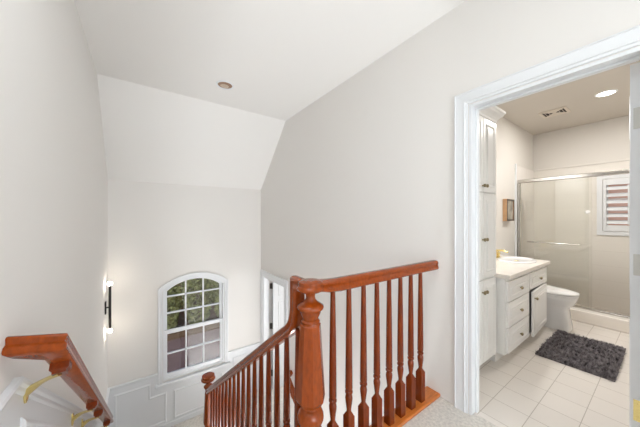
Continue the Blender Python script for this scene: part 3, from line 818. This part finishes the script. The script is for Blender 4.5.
# ------------------------------------------------------------------ framed picture
pc = thing('framed_picture', 'small deep wooden framed picture on the wall above the toilet', 'picture', (4.13, BY1, 1.39))
b = NB()
px0, px1, pz0, pz1, pyf = 3.995, 4.262, 1.245, 1.545, BY1-0.05
fr = 0.022
ring_prism(b, [(px0, pyf, pz0), (px1, pyf, pz0), (px1, pyf, pz1), (px0, pyf, pz1)], [(px0+fr, pyf, pz0+fr), (px1-fr, pyf, pz0+fr), (px1-fr, pyf, pz1-fr), (px0+fr, pyf, pz1-fr)], (0, 0.049, 0))
part(pc, 'frame', b, M_FWOOD, bevel=0.002)
b = NB()
ring_prism(b, [(px0+0.002, pyf-0.003, pz0+0.002), (px1-0.002, pyf-0.003, pz0+0.002), (px1-0.002, pyf-0.003, pz1-0.002), (px0+0.002, pyf-0.003, pz1-0.002)], [(px0+fr, pyf-0.003, pz0+fr), (px1-fr, pyf-0.003, pz0+fr), (px1-fr, pyf-0.003, pz1-fr), (px0+fr, pyf-0.003, pz1-fr)], (0, 0.004, 0))
part(pc, 'dark_front_edge', b, mat('picture_edge', srgb(70, 62, 54), 0.5))
b = NB(); box(b, px0+fr, px1-fr, pyf+0.008, pyf+0.012, pz0+fr, pz1-fr); part(pc, 'print', b, M_PAPER)

# ------------------------------------------------------------------ bath rug
rx0, rx1, ry0, ry1 = 3.025, 3.835, 0.255, 0.745
b = NB(); box(b, rx0, rx1, ry0, ry1, 0.003, 0.012)
rug = tag(obj('bath_rug', b, M_RUG), 'shaggy charcoal grey bath rug on the beige tile floor', 'rug')
b = NB()
for _ in range(15000):
    x = random.uniform(rx0, rx1); y = random.uniform(ry0, ry1)
    a = 1.6*math.sin(27*x+71*y)+1.5*math.sin(93*y-31*x+2)+1.3*math.sin(71*x+67*y)+random.uniform(-0.8, 0.8); L = random.uniform(0.020, 0.034); t = random.uniform(0.45, 0.95)
    dx, dy = math.cos(a), math.sin(a); w = 0.0022
    tip = (x+dx*L*t, y+dy*L*t, 0.010+L*math.sqrt(max(0.05, 1-t*t)))
    m_ = (x+dx*L*t*0.4, y+dy*L*t*0.4, 0.010+0.65*L*math.sqrt(max(0.05, 1-t*t)))
    v0 = b.verts.new((x-dy*w, y+dx*w, 0.010)); v1 = b.verts.new((x+dy*w, y-dx*w, 0.010))
    v2 = b.verts.new((m_[0]+dy*w, m_[1]-dx*w, m_[2])); v3 = b.verts.new((m_[0]-dy*w, m_[1]+dx*w, m_[2])); v4 = b.verts.new(tip)
    b.faces.new((v0, v1, v2, v3)); b.faces.new((v3, v2, v4))
pl = obj('pile', b, M_RUG, rug); pl['kind'] = 'stuff'

# ------------------------------------------------------------------ outdoors
GZ = -3.5
b = NB(); box(b, -14, 16, YB+0.2, 30, GZ-0.1, GZ); struct('ground_driveway', b, M_DRIVE)
b = NB(); box(b, -14, 16, 11.3, 30, GZ, GZ+0.06); struct('ground_bed', b, M_MULCH)
b = NB(); box(b, 8.2, 8.4, -6, 9, GZ, 3.2); struct('wall_brick_outside', b, M_BRICKW)
def shrub(name, cx, cy, rx, rz_, n, label):
    s = thing(name, label, 'shrub', (cx, cy, GZ+0.06), 'shrubs outside the arched window')
    b = NB()
    for k in range(4):
        a = k*PI/2+0.4
        tube(b, [(cx+0.08*math.cos(a), cy+0.08*math.sin(a), GZ+0.06), (cx+0.3*rx*math.cos(a), cy+0.3*rx*math.sin(a), GZ+rz_*0.8), (cx+0.55*rx*math.cos(a), cy+0.55*rx*math.sin(a), GZ+rz_*1.4)], [0.05, 0.04, 0.02], 7)
    part(s, 'stem', b, M_BARK)
    b = NB()
    for _ in range(n):
        while True:
            d = Vector((random.uniform(-1, 1), random.uniform(-1, 1), random.uniform(-1, 1)))
            if 0.3 < d.length < 1: break
        rr = d.length**0.4; d.normalize(); d = Vector([math.copysign(abs(c)**0.75, c) for c in d]); lump = 1+0.10*math.sin(5*d.x+cx*3)*math.cos(4*d.z+2*d.y)
        p = Vector((cx+d.x*rx*rr*lump, cy+d.y*rx*rr*lump, GZ+0.08+rz_+d.z*rz_*rr*lump))
        u = Vector((random.uniform(-1, 1), random.uniform(-1, 1), random.uniform(-1, 1))).normalized(); w = u.orthogonal().normalized()
        s1 = random.uniform(0.045, 0.085); s2 = s1*0.5
        b.faces.new([b.verts.new(q) for q in (p-u*s1, p+w*s2, p+u*s1, p-w*s2)])
    part(s, 'foliage', b, M_LEAF)
shrub('green_shrub', 0.75, 12.0, 0.53, 1.15, 4200, 'leafy green shrub outside behind the left panes of arched window')
shrub('green_shrub', 1.98, 12.1, 0.53, 1.25, 4200, 'leafy green shrub outside behind the middle panes of arched window')
shrub('green_shrub', 3.21, 12.0, 0.53, 1.15, 4200, 'leafy green shrub outside behind the right panes of arched window')
shrub('tall_shrub', 0.9, 14.4, 1.15, 1.7, 5000, 'tall shrub outside, behind the shrubs at left of window view')
shrub('tall_shrub', 3.6, 14.4, 1.15, 1.7, 5000, 'tall shrub outside, behind the shrubs at right of window view')
